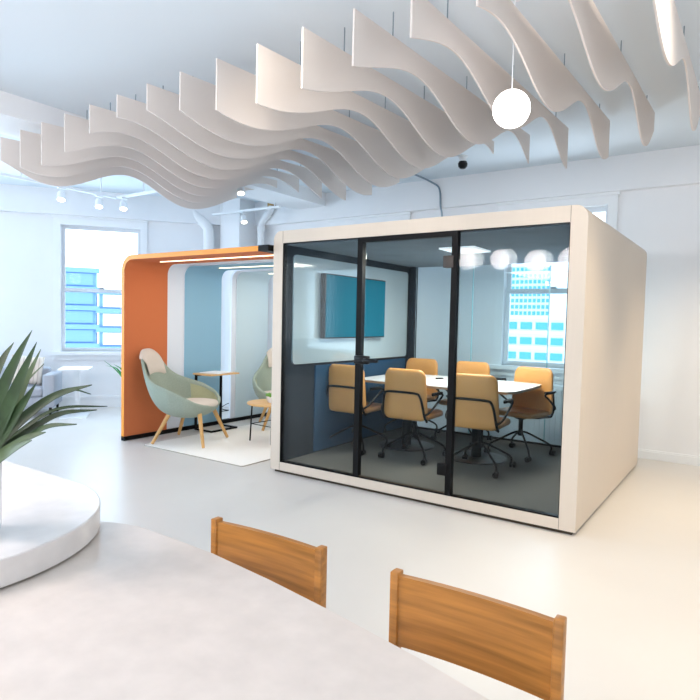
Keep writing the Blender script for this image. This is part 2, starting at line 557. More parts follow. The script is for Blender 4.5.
# ------------------------------------------------------------------ ceiling baffles
FC = [0.381002, 1.98571, 3.07799, -0.0349508, -0.057014, -0.0553641, 2.92075, 0.0213814, 0.0542573, 0.125187, 0.0189293, 0.0219457, 0.0971807, 0.11412, -0.00330255, -0.00279529]
def wave(X, Y):
    c = FC
    ph = c[0] + c[1] * X + c[2] * Y + c[3] * X * Y + c[4] * X * X + c[5] * Y * Y + c[11] * X ** 3 + c[12] * X * X * Y + c[13] * X * Y * Y
    return c[6] + c[7] * X + c[8] * Y + (c[9] + c[10] * Y) * math.sin(ph) + c[14] * math.sin(2 * ph) + c[15] * math.cos(2 * ph)
ORD = ['nearest the left window wall', 'second from the left window wall', 'third from the left window wall', 'fourth from the left window wall',
       'fifth from the left window wall', 'sixth from the left window wall', 'seventh from the left window wall', 'eighth from the left window wall',
       'eighth from the right end', 'seventh from the right end', 'sixth from the right end',
       'fifth from the right end', 'fourth from the right end', 'third from the right end',
       'second from the right end', 'last at the right end']
for k in range(16):
    X = -2.123 + 0.36 * k
    Y0, Y1 = -1.42, 1.6
    N = 56
    top = lambda Y: min(3.07 + 0.02 * (X + 2.1) + 0.04 * (Y + 1.4), 3.29)
    ys = [Y0 + (Y1 - Y0) * i / N for i in range(N + 1)]
    b = MB()
    lo = [(X - 0.006, y, min(wave(X, y), top(y) - 0.03)) for y in ys]
    hi = [(X - 0.006, y, top(y)) for y in ys]
    b.strip_prism(hi, lo, (0.012, 0, 0))
    f = b.build('ceiling_baffle', M['baffle'])
    tag(f, 'wavy beige felt ceiling fin, ' + ORD[k], 'ceiling baffle', 'wavy felt ceiling baffles')
    for y in (-1.0, 0.1, 1.2):
        MB().tube([(X, y, top(y) - 0.02), (X, y, ZC)], 0.004, 6).build('hanger', M['steel'], f)

# ------------------------------------------------------------------ office pod
PW, PD, PH = 2.78, 2.54, 2.25
pod = empty('office_pod', (0, 0, 0))
tag(pod, 'large cream glass fronted meeting pod with rounded corners and black door frame', 'meeting pod')
Z0 = 0.028
R = 0.085
def pod_profile(off, y, r, zi=0.105):
    H = math.pi / 2
    x0, x1, z0, z1 = off, PW - off, (Z0 if off == 0 else zi), PH - off
    p = [(x0, z0), (x0, z1 - r)] + arc(x0 + r, z1 - r, r, 2 * H, H, 8)[1:] + arc(x1 - r, z1 - r, r, H, 0, 8) + [(x1, z0)]
    return [(a, y, c) for a, c in p]
sh = MB()
T = 0.10
sh.strip_prism(pod_profile(0, 0.05, R), pod_profile(T, 0.05, 0.012, 0.085), (0, PD - 0.07, 0), closed=True)
sh.build('shell', M['pod'], pod, angle=30)
# front trim frame: two uprights with a seam, head and bottom board
fr = MB()
fr.strip_prism(pod_profile(0, 0.0, R), pod_profile(0.112, 0.0, 0.008), (0, 0.05, 0), closed=True)
fr.build('front_frame', M['pod'], pod, angle=30)
se = MB()
for x in (0.112, PW - 0.112):
    se.box(x - 0.001, x + 0.001, -0.0015, 0.01, Z0, 0.105)
    se.box(x - 0.001, x + 0.001, -0.0015, 0.01, PH - 0.112, PH)
se.build('frame_seam', M['gap'], pod, smooth=False)
bk = MB()
bk.strip_prism(pod_profile(0, PD - 0.02, R), pod_profile(0.112, PD - 0.02, 0.008), (0, 0.02, 0), closed=True)
bk.build('back_frame', M['pod'], pod, angle=30)
MB().box(0.03, PW - 0.03, 0.03, PD - 0.03, 0.0, Z0).build('plinth', M['gap'], pod, smooth=False)
MB().box(T, PW - T, 0.02, PD - 0.03, 0.06, 0.105).build('carpet', M['carpet'], pod, smooth=False)
MB().box(T, PW - T, 0.05, PD - 0.05, PH - 0.125, PH - 0.10).build('ceiling_panel', M['pod_ceiling'], pod, smooth=False)
MB().box(T, T + 0.02, 0.05, PD - 0.05, 0.105, PH - 0.125).build('side_lining', M['pod_navy'], pod, smooth=False)
MB().box(PW - T - 0.02, PW - T, 0.05, PD - 0.05, 0.105, PH - 0.125).build('side_lining', M['pod_navy'], pod, smooth=False)
MB().box(T + 0.02, T + 0.032, 0.50, 2.32, 0.12, 0.985).build('blue_panel', M['pod_blue'], pod, smooth=False)
wb = MB()
pts = rrect(0.14, 2.34, 1.012, 2.05, 0.045)
wb.prism([(T + 0.02, y, z) for y, z in pts], (0.014, 0, 0))
wb.build('whiteboard', M['board'], pod)
# ceiling light panel of the pod
lp = MB(); lp.box(1.30, 1.64, 0.80, 1.20, PH - 0.14, PH - 0.125)
lp.build('light_panel', M['led_panel'], pod, smooth=False)
# black glazing line round the opening
gz = MB()
gz.box(0.112, 0.124, 0.004, 0.05, 0.105, PH - 0.112)
gz.box(PW - 0.118, PW - 0.112, 0.004, 0.05, 0.105, PH - 0.112)
gz.box(0.124, PW - 0.118, 0.006, 0.05, 0.105, 0.117)
gz.box(0.124, PW - 0.118, 0.006, 0.05, PH - 0.118, PH - 0.112)
gz.build('glazing_bead', M['black'], pod, smooth=False)
DX0, DX1 = 0.945, 1.852
dt, db = PH - 0.114, 0.112
MB().box(0.122, DX0, 0.012, 0.020, 0.112, PH - 0.114).build('glass_pane', M['pod_glass'], pod, smooth=False)
MB().box(DX1, PW - 0.118, 0.012, 0.020, 0.112, PH - 0.114).build('glass_pane', M['pod_glass'], pod, smooth=False)
for (x0, x1) in ((0.122, DX0), (DX0 + 0.05, DX1 - 0.05), (DX1, PW - 0.118)):
    xm = (x0 + x1) / 2
    MB().box(x0 - xm, x1 - xm, -0.002, 0.002, 0.112, PH - 0.116).build('inner_glass', M['inner_glass'], pod, smooth=False, loc=(xm, 0.056, 0), rot=(0.002, 0, math.radians(-0.5)))
door = MB()
door.box(DX0, DX0 + 0.052, -0.006, 0.045, db, dt)
door.box(DX1 - 0.048, DX1, -0.006, 0.045, db, dt)
door.box(DX0 + 0.052, DX1 - 0.048, -0.006, 0.045, dt - 0.04, dt)
dr = door.build('door', M['black'], pod, smooth=False)
MB().box(DX0 + 0.052, DX1 - 0.048, 0.012, 0.020, db + 0.004, dt - 0.04).build('door_glass', M['pod_glass'], dr, smooth=False)
MB().box(DX0 + 0.052, DX1 - 0.048, 0.008, 0.030, db, db + 0.012).build('bottom_seal', M['gap'], dr, smooth=False)
hd = MB()
hd.rbox(DX0 + 0.01, DX0 + 0.15, -0.045, -0.004, 1.080, 1.150, 0.008)
hd.tube([(DX0 + 0.13, -0.035, 1.115), (DX0 + 0.13, -0.075, 1.115), (DX0 + 0.15, -0.082, 1.115), (DX0 + 0.27, -0.082, 1.117)], 0.015, 10)
hd.build('handle', M['black_gloss'], dr)
for z in (1.905, 0.305):
    MB().rbox(DX1 - 0.115, DX1 - 0.03, -0.014, 0.05, z - 0.045, z + 0.045, 0.004).build('hinge', M['bronze'] if z > 1 else M['black'], dr)
# back: full-width glass wall in three panes with a dark corner post
MB().box(T + 0.02, T + 0.095, PD - 0.14, PD - 0.06, 0.105, PH - 0.125).build('corner_post', M['pod_navy'], pod, smooth=False)
xs = [T + 0.095, 0.953, 1.846, PW - T - 0.02]
for i in range(3):
    MB().box(xs[i] + 0.004, xs[i + 1] - 0.004, PD - 0.105, PD - 0.095, 0.115, PH - 0.13).build('back_glass', M['back_glass'], pod, smooth=False)
for x in xs[1:3]:
    MB().box(x - 0.004, x + 0.004, PD - 0.108, PD - 0.092, 0.115, PH - 0.13).build('glass_joint', M['joint'], pod, smooth=False)
MB().box(T + 0.02, PW - T - 0.02, PD - 0.115, PD - 0.085, 0.105, 0.125).build('floor_channel', M['black'], pod, smooth=False)
ld = area_light('pod_lamp', (1.40, 1.15, PH - 0.15), (1.40, 1.15, 0), 0.7, 0.98, 46, (1.0, 0.90, 0.76))

# television
tv = empty('television', (0.175, 1.12, 1.58))
tag(tv, 'wide flat television with a plain teal screen hung on the pod side board', 'television')
MB().rbox(-0.036, 0.026, -0.575, 0.575, -0.325, 0.325, 0.008).build('casing', M['black_gloss'], tv)
MB().box(0.026, 0.030, -0.562, 0.562, -0.312, 0.312).build('screen', M['screen'], tv, smooth=False)

# conference table
ct = empty('conference_table', (1.09, 1.48, 0.105))
tag(ct, 'white boat shaped conference table on a black round pedestal inside the pod', 'table')
N = 24
outl = []
for i in range(N + 1):
    x = -0.82 + 1.66 * i / N
    outl.append((x, -0.50 - 0.03 * math.cos(math.pi * i / N - math.pi / 2)))
right = [(0.84, -0.50), (0.875, -0.36), (0.885, 0.0), (0.875, 0.36), (0.84, 0.50)]
left = [(-x, -y) for x, y in right]
outl = [(x, y) for x, y in outl] + arc(0.74, -0.36, 0.14, -math.pi / 2, 0, 6)[2:] + [(0.89, 0.0)] + arc(0.74, 0.36, 0.14, 0, math.pi / 2, 6) + \
       [(0.82 - 1.66 * i / N, 0.50 + 0.03 * math.sin(math.pi * i / N)) for i in range(1, N)] + arc(-0.68, 0.36, 0.14, math.pi / 2, math.pi, 6) + arc(-0.68, -0.36, 0.14, math.pi, 1.5 * math.pi, 6)[:-1]
MB().prism([(x, y, 0.728) for x, y in outl], (0, 0, -0.006)).build('tabletop', M['table_white'], ct, smooth=False)
MB().prism([(x * 0.997, y * 0.995, 0.722) for x, y in outl], (0, 0, -0.020)).build('plywood_core', M['ply_edge'], ct, smooth=False)
MB().lathe([(0.0, 0.0), (0.30, 0.0), (0.30, 0.008), (0.28, 0.014), (0.0, 0.014)], (0.40, -0.10, 0), 40).build('base_plate', M['black_gloss'], ct)
MB().lathe([(0.05, 0.012), (0.05, 0.70), (0.12, 0.70), (0.12, 0.702)], (0.40, -0.10, 0), 24).build('pedestal', M['black'], ct)
MB().lathe([(0.0, 0.0), (0.30, 0.0), (0.30, 0.008), (0.28, 0.014), (0.0, 0.014)], (-0.42, -0.05, 0), 40).build('base_plate', M['black_gloss'], ct)
MB().lathe([(0.05, 0.012), (0.05, 0.70), (0.12, 0.70), (0.12, 0.702)], (-0.42, -0.05, 0), 24).build('pedestal', M['black'], ct)
rm = MB(); rm.rbox(-0.05, 0.05, -0.012, 0.012, 0, 0.014, 0.004)
tag(rm.build('remote_control', M['black'], loc=(0.95, 1.62, 0.833), rot=(0, 0, 1.2)), 'small black remote lying on the white conference table', 'remote control')

# conference chairs ------------------------------------------------
def conference_chair():
    root = empty('conference_chair')
    # backrest: rounded, slightly dished and reclined (local front = +y)
    def slab(zs, fn, half, thick):
        pass
    W, Z0b, Z1b = 0.226, 0.40, 0.89
    nu, nv = 14, 14
    pts = rrect(-1, 1, -1, 1, 0.30, 5)
    b = MB()
    def backpt(u, v, off):
        z = Z0b + (v + 1) / 2 * (Z1b - Z0b)
        w = W * (1.0 - 0.06 * v)
        y = -0.225 - 0.06 * max(0, (z - 0.42)) ** 1.0 + 0.03 * u * u + off
        return (w * u, y, z)
    rows = []
    layers = [(0.90, 0.0), (0.975, 0.010), (1.0, 0.024), (0.975, 0.040), (0.90, 0.05)]
    for (s, off) in layers:
        rows.append([backpt(u * s, v * s, -off + 0.02) for u, v in pts])
    R_ = b.grid(rows, closed_u=True)
    for ring, off in ((R_[0], 0.02), (R_[-1], -0.032)):
        inner = []
        for s in (0.6, 0.25):
            pass
        vs_ = ring
        prev = ring
        for s in (0.62, 0.30):
            cur = [b.bm.verts.new(backpt(u * s, v * s, off)) for u, v in pts]
            for k in range(len(pts)):
                k2 = (k + 1) % len(pts)
                b.bm.faces.new((prev[k], prev[k2], cur[k2], cur[k]))
            prev = cur
        c = b.bm.verts.new(backpt(0, 0, off))
        for k in range(len(pts)):
            b.bm.faces.new((prev[k], prev[(k + 1) % len(pts)], c))
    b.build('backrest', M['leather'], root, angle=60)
    # seat cushion
    s = MB()
    seat = rrect(-0.225, 0.225, -0.21, 0.23, 0.08, 6)
    rows = []
    for (sc, z) in ((0.90, 0.405), (0.985, 0.412), (1.0, 0.430), (0.985, 0.450), (0.93, 0.458), (0.6, 0.452), (0.2, 0.448)):
        rows.append([(x * sc, y * sc, z + 0.015 * max(0, y) * 2) for x, y in seat])
    R_ = s.grid(rows, closed_u=True)
    s.bm.faces.new(R_[0]); s.bm.faces.new(R_[-1])
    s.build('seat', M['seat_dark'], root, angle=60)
    # black tube frame: hoop behind the back, running down into the seat sides
    f = MB()
    hoop = [(-0.225, -0.20, 0.40), (-0.222, -0.250, 0.46), (-0.205, -0.272, 0.58), (-0.185, -0.285, 0.645), (-0.15, -0.290, 0.668), (0.0, -0.292, 0.672),
            (0.15, -0.290, 0.668), (0.185, -0.285, 0.645), (0.205, -0.272, 0.58), (0.222, -0.250, 0.46), (0.225, -0.20, 0.40)]
    f.tube(smooth_path(hoop, 5), 0.0115, 8)
    f.tube([(-0.225, -0.20, 0.40), (-0.15, -0.05, 0.392), (0, 0, 0.388)], 0.0115, 8)
    f.tube([(0.225, -0.20, 0.40), (0.15, -0.05, 0.392), (0, 0, 0.388)], 0.0115, 8)
    f.build('back_frame', M['black'], root)
    for sx in (-1, 1):
        a = MB()
        arm = [(sx * 0.222, -0.250, 0.46), (sx * 0.262, -0.20, 0.50), (sx * 0.275, -0.03, 0.60), (sx * 0.275, 0.03, 0.632), (sx * 0.272, 0.015, 0.650), (sx * 0.268, -0.05, 0.652), (sx * 0.262, -0.17, 0.652)]
        a.tube(smooth_path(arm, 5), 0.0105, 8)
        ar = a.build('armrest', M['black'], root)
        MB().rbox(sx * 0.268 - 0.018, sx * 0.268 + 0.018, -0.17, 0.02, 0.655, 0.672, 0.006).build('arm_pad', M['black'], ar)
    MB().lathe([(0.0, 0.20), (0.028, 0.20), (0.030, 0.24), (0.022, 0.25), (0.022, 0.36), (0.07, 0.38), (0.07, 0.405), (0.0, 0.405)], (0, 0, 0), 20).build('column', M['black'], root)
    for k in range(4):
        a = math.radians(45 + 90 * k)
        c_, s_ = math.cos(a), math.sin(a)
        lg = MB()
        lg.tube(smooth_path([(0, 0, 0.235), (0.06 * c_, 0.06 * s_, 0.232), (0.20 * c_, 0.20 * s_, 0.165), (0.29 * c_, 0.29 * s_, 0.118), (0.318 * c_, 0.318 * s_, 0.09), (0.322 * c_, 0.322 * s_, 0.055)], 4), 0.0105, 8)
        l = lg.build('leg', M['black'], root)
        w = MB()
        t_ = a + 0.9
        dx, dy = math.cos(t_), math.sin(t_)
        cx, cy = 0.322 * c_ + 0.012 * dy, 0.322 * s_ - 0.012 * dx
        for sd in (-1, 1):
            px, py = cx - sd * 0.016 * dy, cy + sd * 0.016 * dx
            w.tube([(px - 0.010 * dy, py + 0.010 * dx, 0.028), (px + 0.010 * dy, py - 0.010 * dx, 0.028)], 0.028, 16)
        w.tube([(cx - 0.026 * dy, cy + 0.026 * dx, 0.028), (cx + 0.026 * dy, cy - 0.026 * dx, 0.028)], 0.010, 8)
        w.tube([(0.322 * c_, 0.322 * s_, 0.062), (0.322 * c_, 0.322 * s_, 0.028)], 0.009, 8)
        w.build('caster', M['black'], l)
    return root

G = 'tan chairs round the conference table'
spots = [
    (0.335, 0.97, 0.00, 'tan leather swivel chair at the near table side, beside the left glass of the pod'),
    (0.995, 1.0, 0.02, 'tan leather swivel chair seen from behind through the glass door of the pod'),
    (1.69, 0.98, 0.05, 'tan leather swivel chair seen from behind through the right glass of the pod'),
    (0.37, 2.08, math.pi - 0.03, 'tan leather swivel chair across the table, nearest the pod corner beyond the door'),
    (1.03, 2.08, math.pi, 'tan leather swivel chair across the table, middle of the far side by the back glass'),
    (1.79, 1.80, math.pi - 0.20, 'tan leather swivel chair at the right table end below the city window'),
]
proto = conference_chair()
for i, (x, y, rz, lab) in enumerate(spots):
    o = proto if i == 0 else copy_tree(proto)
    o.location = (x, y, 0.105)
    o.rotation_euler = (0, 0, rz)
    tag(o, lab, 'chair', G)

# radiator cover below the window
rc = empty('radiator_cover', (0.92, 2.98, 0.0))
tag(rc, 'white ribbed radiator cover below the window behind the pod', 'radiator cover')
b = MB(); b.box(0, 1.75, -0.20, 0, 0.06, 0.74)
for i in range(29):
    b.box(0.02 + i * 0.06, 0.05 + i * 0.06, -0.212, -0.20, 0.10, 0.70)
b.build('cover', M['trim'], rc, smooth=False)
MB().box(0.10, 0.30, -0.205, -0.05, 0.74, 0.775).build('vent_grille', M['black'], rc, smooth=False)

# ------------------------------------------------------------------ open arch booth
booth = empty('arch_booth', (0, 0, 0))
tag(booth, 'open meeting booth of orange, blue and pale felt arches beside the glass pod', 'meeting booth')
BX, BZ = -2.2, 2.07
def arch_profile(off, y, xr=-0.03):
    H = math.pi / 2
    r = 0.17 - off if off > 0 else 0.17
    x0, z1 = BX - off + 0.0, BZ + off
    r = 0.13 + off
    p = [(x0, 0.03), (x0, z1 - r)] + arc(x0 + r, z1 - r, r, 2 * H, H, 10)[1:] + [(xr, z1)]
    return [(a, y, c) for a, c in p]
def arch(name, y0, y1, inner_mat, edge_mat, xr=-0.03, th=0.05):
    b = MB()
    d = (0, y1 - y0, 0)
    b.strip_prism(arch_profile(th, y0, xr), arch_profile(0.0, y0, xr), d)
    bm = b.bm
    bm.faces.ensure_lookup_table()
    bmesh.ops.recalc_face_normals(bm, faces=bm.faces)
    for f in bm.faces:
        if abs(f.normal.y) > 0.9:
            f.material_index = 1
    return b.build(name, [inner_mat, edge_mat], booth, angle=30)
arch('orange_arch', -0.06, 0.54, M['orange'], M['orange_edge_lit'], -0.14)
MB().box(-0.14, -0.012, -0.06, 0.54, BZ, BZ + 0.055).build('end_cap', M['black'], booth, smooth=False)
arch('blue_arch', 0.80, 1.42, M['blue'], M['white_felt'])
arch('pale_arch', 1.70, 2.34, M['pale'], M['white_felt'])
# slim white arches joining the wide ones, set a little further out
def arch_out(y0, y1):
    b = MB()
    def sh_(off):
        return [(x - 0.012, y, z + (0.012 if z > 0.1 else 0)) for x, y, z in arch_profile(off, y0)]
    b.strip_prism(sh_(0.03), sh_(0.0), (0, y1 - y0, 0))
    return b.build('joining_arch', M['white_felt'], booth, angle=30)
arch_out(0.54, 0.80)
arch_out(1.62, 1.70)
MB().box(BX - 0.05, BX + 0.012, -0.06, 2.34, 0.0, 0.05).build('base_rail', M['black'], booth, smooth=False)
for (y, x0) in ((0.24, -1.95), (1.10, -1.9), (2.02, -1.9)):
    MB().box(x0, -0.10, y - 0.008, y + 0.008, BZ - 0.010, BZ + 0.001).build('light_bar', M['led'], booth, smooth=False)
for y in (0.24, 1.10, 2.02):
    area_light('booth_lamp', (-1.0, y, BZ - 0.02), (-1.0, y, 0), 1.6, 0.03, 5, (1.0, 0.92, 0.76))

# rug in the booth
rug = MB()
rp = rrect(-1.84, -0.31, -0.06, 2.2, 0.03, 4)
rug.prism([(x, y, 0.0) for x, y in rp], (0, 0, 0.010))
ro = rug.build('rug', M['rug'], smooth=False)
tag(ro, 'thin cream rug lying on the floor of the arch booth', 'rug')
rb = MB()
rb.strip_prism([(x, y, 0.0) for x, y in rrect(-1.846, -0.304, -0.066, 2.206, 0.034, 4)], [(x, y, 0.0) for x, y in rp], (0, 0, 0.009), closed=True)
rb.build('binding', M['rug_edge'], ro, smooth=False)

# lounge chairs ------------------------------------------------
def interp(tab, x):
    for i in range(len(tab) - 1):
        a, b_ = tab[i], tab[i + 1]
        if a[0] <= x <= b_[0]:
            t = (x - a[0]) / (b_[0] - a[0])
            t = t * t * (3 - 2 * t) if False else t
            return a[1] + (b_[1] - a[1]) * t
    return tab[-1][1]
RZ = [(0, 1.04), (12, 1.02), (22, 0.95), (32, 0.84), (45, 0.74), (65, 0.68), (90, 0.625), (115, 0.545), (135, 0.475), (155, 0.43), (180, 0.415)]
RX = [(0, -0.58), (12, -0.565), (22, -0.53), (32, -0.48), (45, -0.40), (65, -0.26), (90, -0.06), (115, 0.12), (135, 0.22), (155, 0.285), (180, 0.305)]
RY = [(0, 0.0), (12, 0.115), (22, 0.195), (32, 0.245), (45, 0.305), (65, 0.38), (90, 0.425), (115, 0.40), (135, 0.32), (155, 0.18), (180, 0.0)]
def smooth_tab(tab, x):
    s = 0; w = 0
    for d in (-8, -4, 0, 4, 8):
        xx = abs(x + d)
        if xx > 180: xx = 360 - xx
        s += interp(tab, xx); w += 1
    return s / w
def shell_pt(phi, t, inset):
    a = abs(phi); sg = 1 if phi >= 0 else -1
    rx, ry, rz = smooth_tab(RX, a), interp(RY, a) * sg, smooth_tab(RZ, a)
    rim = Vector((rx, ry, rz))
    c0 = Vector((-0.02 + 0.10 * math.cos(math.radians(180 - a)), 0.10 * math.sin(math.radians(a)) * sg, 0.28))
    back = max(0.0, 1 - a / 50.0)
    ctl = Vector((rx * (0.86 - 0.22 * back), ry * 1.04, 0.315 + 0.05 * back))
    p = c0 * (1 - t) ** 2 + ctl * 2 * t * (1 - t) + rim * t * t
    if inset:
        d = Vector((0.0, 0, 0.62 + 0.2 * back)) - p
        d.z *= 0.6
        p = p + d.normalized() * inset
    return p
def lounge_chair():
    root = empty('lounge_chair')
    NP = 72
    phis = [-180 + 360 * i / NP for i in range(NP)]
    b = MB()
    NT = 14
    rows = [[shell_pt(p, j / NT, 0.0) for p in phis] for j in range(NT + 1)]
    R0 = b.grid(rows, closed_u=True)
    # rolled rim
    rim1 = [shell_pt(p, 1.0, 0.014) + Vector((0, 0, 0.009)) for p in phis]
    rim2 = [shell_pt(p, 1.0, 0.034) for p in phis]
    v1 = [b.bm.verts.new(p) for p in rim1]
    v2 = [b.bm.verts.new(p) for p in rim2]
    v3 = [b.bm.verts.new(shell_pt(p, 0.93, 0.036)) for p in phis]
    top = R0[-1]
    for A, B in ((top, v1), (v1, v2), (v2, v3)):
        for k in range(NP):
            k2 = (k + 1) % NP
            b.bm.faces.new((A[k], A[k2], B[k2], B[k]))
    b.bm.faces.new(R0[0])
    b.build('shell', M['sage'], root, angle=70)
    li = MB()
    rows = [[shell_pt(p, 0.95 - 0.95 * j / NT, 0.035) for p in phis] for j in range(NT + 1)]
    Rr = li.grid(rows, closed_u=True)
    li.bm.faces.new(Rr[-1])
    for f in li.bm.faces:
        c = f.calc_center_median()
        ph = math.degrees(math.atan2(abs(c.y), -(c.x - 0.02)))
        f.material_index = 1 if ph > 58 else 0
    li.build('lining', [M['sage'], M['olive']], root, angle=70)
    # headrest pad, wrapping the top of the back
    hp = MB()
    ph2 = [-24 + 48 * i / 16 for i in range(17)]
    rows = []
    rows.append([shell_pt(p, 0.80, -0.012) for p in ph2])
    rows.append([shell_pt(p, 0.92, -0.016) for p in ph2])
    rows.append([shell_pt(p, 1.0, -0.010) + Vector((-0.006, 0, 0.012)) for p in ph2])
    rows.append([shell_pt(p, 1.0, 0.02) + Vector((0, 0, 0.024)) for p in ph2])
    rows.append([shell_pt(p, 0.97, 0.055) + Vector((0, 0, 0.008)) for p in ph2])
    for t in (0.94, 0.90, 0.86, 0.82):
        rows.append([shell_pt(p * (1.0 if t > 0.84 else 0.85), t - 0.035 * math.cos(math.radians(p * 3.2)), 0.062 if t > 0.84 else 0.04) for p in ph2])
    hp.grid(rows[2:])
    hp.build('headrest', M['beige'], root, angle=80)
    # seat cushion
    sc = MB()
    sc.lathe([(0.0, 0.40), (0.25, 0.40), (0.285, 0.415), (0.29, 0.435), (0.275, 0.458), (0.2, 0.472), (0.0, 0.478)], (0.05, 0, 0.0), 36, sx=0.88, sy=1.06)
    sc.build('seat_cushion', M['beige'], root, angle=80)
    for sx, sy in ((1, 1), (1, -1), (-1, 1), (-1, -1)):
        l = MB()
        if sx > 0:
            tp, bt = (0.19, sy * 0.17, 0.375), (0.315, sy * 0.315, 0.0)
        else:
            tp, bt = (-0.15, sy * 0.17, 0.375), (-0.315, sy * 0.30, 0.0)
        l.tube([tp, bt], [0.026, 0.017], 12)
        l.build('leg', M['oak'], root)
    return root
lc = lounge_chair()
lc.location = (-1.60, 0.405, 0.013)
lc.rotation_euler = (0, 0, math.radians(22))
tag(lc, 'sage green high back lounge chair with beige headrest before the orange arch', 'lounge chair', 'sage green lounge chairs')
lc2 = copy_tree(lc)
lc2.location = (-1.42, 1.84, 0.013)
lc2.rotation_euler = (0, 0, math.radians(-42))
tag(lc2, 'sage green lounge chair half hidden behind the pod corner, beyond the round table', 'lounge chair', 'sage green lounge chairs')

# C-shaped laptop table
cs = empty('laptop_table', (-1.95, 1.095, 0.012))
tag(cs, 'oak topped laptop table on a black C shaped frame by the blue arch', 'side table')
b = MB(); b.prism([(x, y, 0.705) for x, y in rrect(-0.15, 0.19, -0.25, 0.25, 0.02)], (0, 0, 0.018)); b.build('table_top', M['oak_top'], cs, smooth=False)
b = MB()
for y in (-0.22, 0.20):
    b.box(-0.135, -0.11, y, y + 0.025, 0.0, 0.705)
b.box(-0.135, 0.18, -0.22, -0.195, 0.0, 0.02)
b.box(-0.135, 0.18, 0.20, 0.225, 0.0, 0.02)
b.box(0.155, 0.18, -0.195, 0.20, 0.0, 0.02)
b.box(-0.135, -0.11, -0.195, 0.20, 0.685, 0.705)
b.build('frame', M['black'], cs, smooth=False)
mg = MB(); mg.rbox(-0.14, 0.14, -0.16, 0.16, 0, 0.010, 0.002)
tag(mg.build('magazine', M['paper'], loc=(-1.93, 1.095, 0.736), rot=(0, 0, 0.2)), 'white magazine lying on the oak laptop table', 'magazine')

# round coffee table with planter
rt = empty('coffee_table', (-0.90, 1.02, 0.012))
tag(rt, 'low round oak coffee table on thin black legs beside the pod corner', 'coffee table')
MB().lathe([(0.0, 0.43), (0.285, 0.43), (0.295, 0.438), (0.295, 0.448), (0.288, 0.455), (0.0, 0.455)], (0, 0, 0), 48).build('table_top', M['oak_top'], rt)
for k in range(4):
    a = math.radians(40 + 90 * k)
    MB().tube([(0.235 * math.cos(a), 0.235 * math.sin(a), 0.43), (0.255 * math.cos(a), 0.255 * math.sin(a), 0.0)], 0.009, 8).build('leg', M['black'], rt)
b = MB()
for k in range(4):
    a, a2 = math.radians(40 + 90 * k), math.radians(130 + 90 * k)
    b.tube([(0.245 * math.cos(a), 0.245 * math.sin(a), 0.20), (0.245 * math.cos(a2), 0.245 * math.sin(a2), 0.20)], 0.005, 6)
b.build('stretcher', M['black'], rt)
sp = empty('succulent_pot', (-0.86, 1.00, 0.468))
tag(sp, 'small white pot of green succulents on the round coffee table', 'potted plant')
MB().lathe([(0.0, 0.0), (0.065, 0.0), (0.085, 0.03), (0.09, 0.075), (0.08, 0.075), (0.075, 0.06), (0.0, 0.06)], (0, 0, 0), 28).build('pot', M['ceramic'], sp)
b = MB()
for k in range(26):
    a = k * 2.4; rr = 0.012 + 0.062 * math.sqrt(k / 26)
    c = Vector((rr * math.cos(a), rr * math.sin(a), 0.062))
    tip = c + Vector((0.03 * math.cos(a), 0.03 * math.sin(a), 0.065 - 0.4 * rr))
    b.tube([c, c.lerp(tip, 0.5), tip], [0.008, 0.014, 0.002], 6)
b.build('foliage', M['succulent'], sp)

# cable on the floor by the arches
cb = MB()
cb.tube(smooth_path([(-2.97, 2.17, 0.006), (-2.87, 2.34, 0.03), (-2.92, 2.44, 0.09), (-3.04, 2.38, 0.1), (-3.08, 2.27, 0.03), (-2.92, 2.32, 0.008), (-2.72, 2.57, 0.006)], 6), 0.006, 6)
tag(cb.build('cable', M['black']), 'dark looped cable on the floor seen between the blue and pale arches', 'cable')

# ------------------------------------------------------------------ left lounge corner
sofa_r = math.atan2(ldir.y, ldir.x)
so = empty('sofa', (-4.53, 0.48, 0), sofa_r)
tag(so, 'grey fabric sofa below the left window, half hidden by the agave', 'sofa')
# local x along the wall (towards the back corner), local -y into the room
MB().rbox(-1.9, -0.14, -0.34, 0.30, 0.14, 0.29, 0.03, 3).build('base', M['grey_fabric'], so)
MB().rbox(-1.85, -0.15, -0.35, 0.14, 0.29, 0.42, 0.04, 3).build('seat_cushion', M['grey_fabric'], so)
MB().rbox(-1.9, -0.14, 0.12, 0.30, 0.26, 0.66, 0.04, 3).build('backrest', M['grey_fabric'], so)
MB().rbox(-0.15, -0.0, -0.36, 0.30, 0.14, 0.60, 0.025, 3).build('armrest', M['grey_fabric'], so)
for x, y in ((-0.06, -0.30), (-0.06, 0.24), (-1.8, -0.30), (-1.8, 0.24)):
    MB().tube([(x, y, 0.15), (x, y, 0.0)], [0.02, 0.014], 10).build('leg', M['black'], so)
def pillow(loc, rot, mt, w, label):
    b = MB()
    rows = []
    n = 12
    for sgn in (1, -1):
        rr = []
        for i in range(n + 1):
            row = []
            for j in range(n + 1):
                u, v = -1 + 2 * i / n, -1 + 2 * j / n
                h = 0.085 * ((1 - u ** 4) * (1 - v ** 4)) ** 0.5
                k_ = 1 - 0.05 * (1 - (abs(u) - abs(v)) ** 2)
                row.append((u * w / 2 * (1 - 0.06 * (1 - v * v)), sgn * h, v * w / 2 * (1 - 0.06 * (1 - u * u))))
            rr.append(row)
        b.grid(rr)
    bmesh.ops.remove_doubles(b.bm, verts=b.bm.verts, dist=0.0005)
    return tag(b.build('throw_pillow', mt, loc=loc, rot=rot, angle=80), label, 'pillow')
pc = Vector((-4.53, 0.48, 0)) + ldir * -0.40 + lnrm * 0.07
pillow((pc.x, pc.y, 0.64), (-0.30, 0.10, sofa_r + 0.15), M['pillow'], 0.42, 'striped beige throw pillow leaning in the corner of the grey sofa')

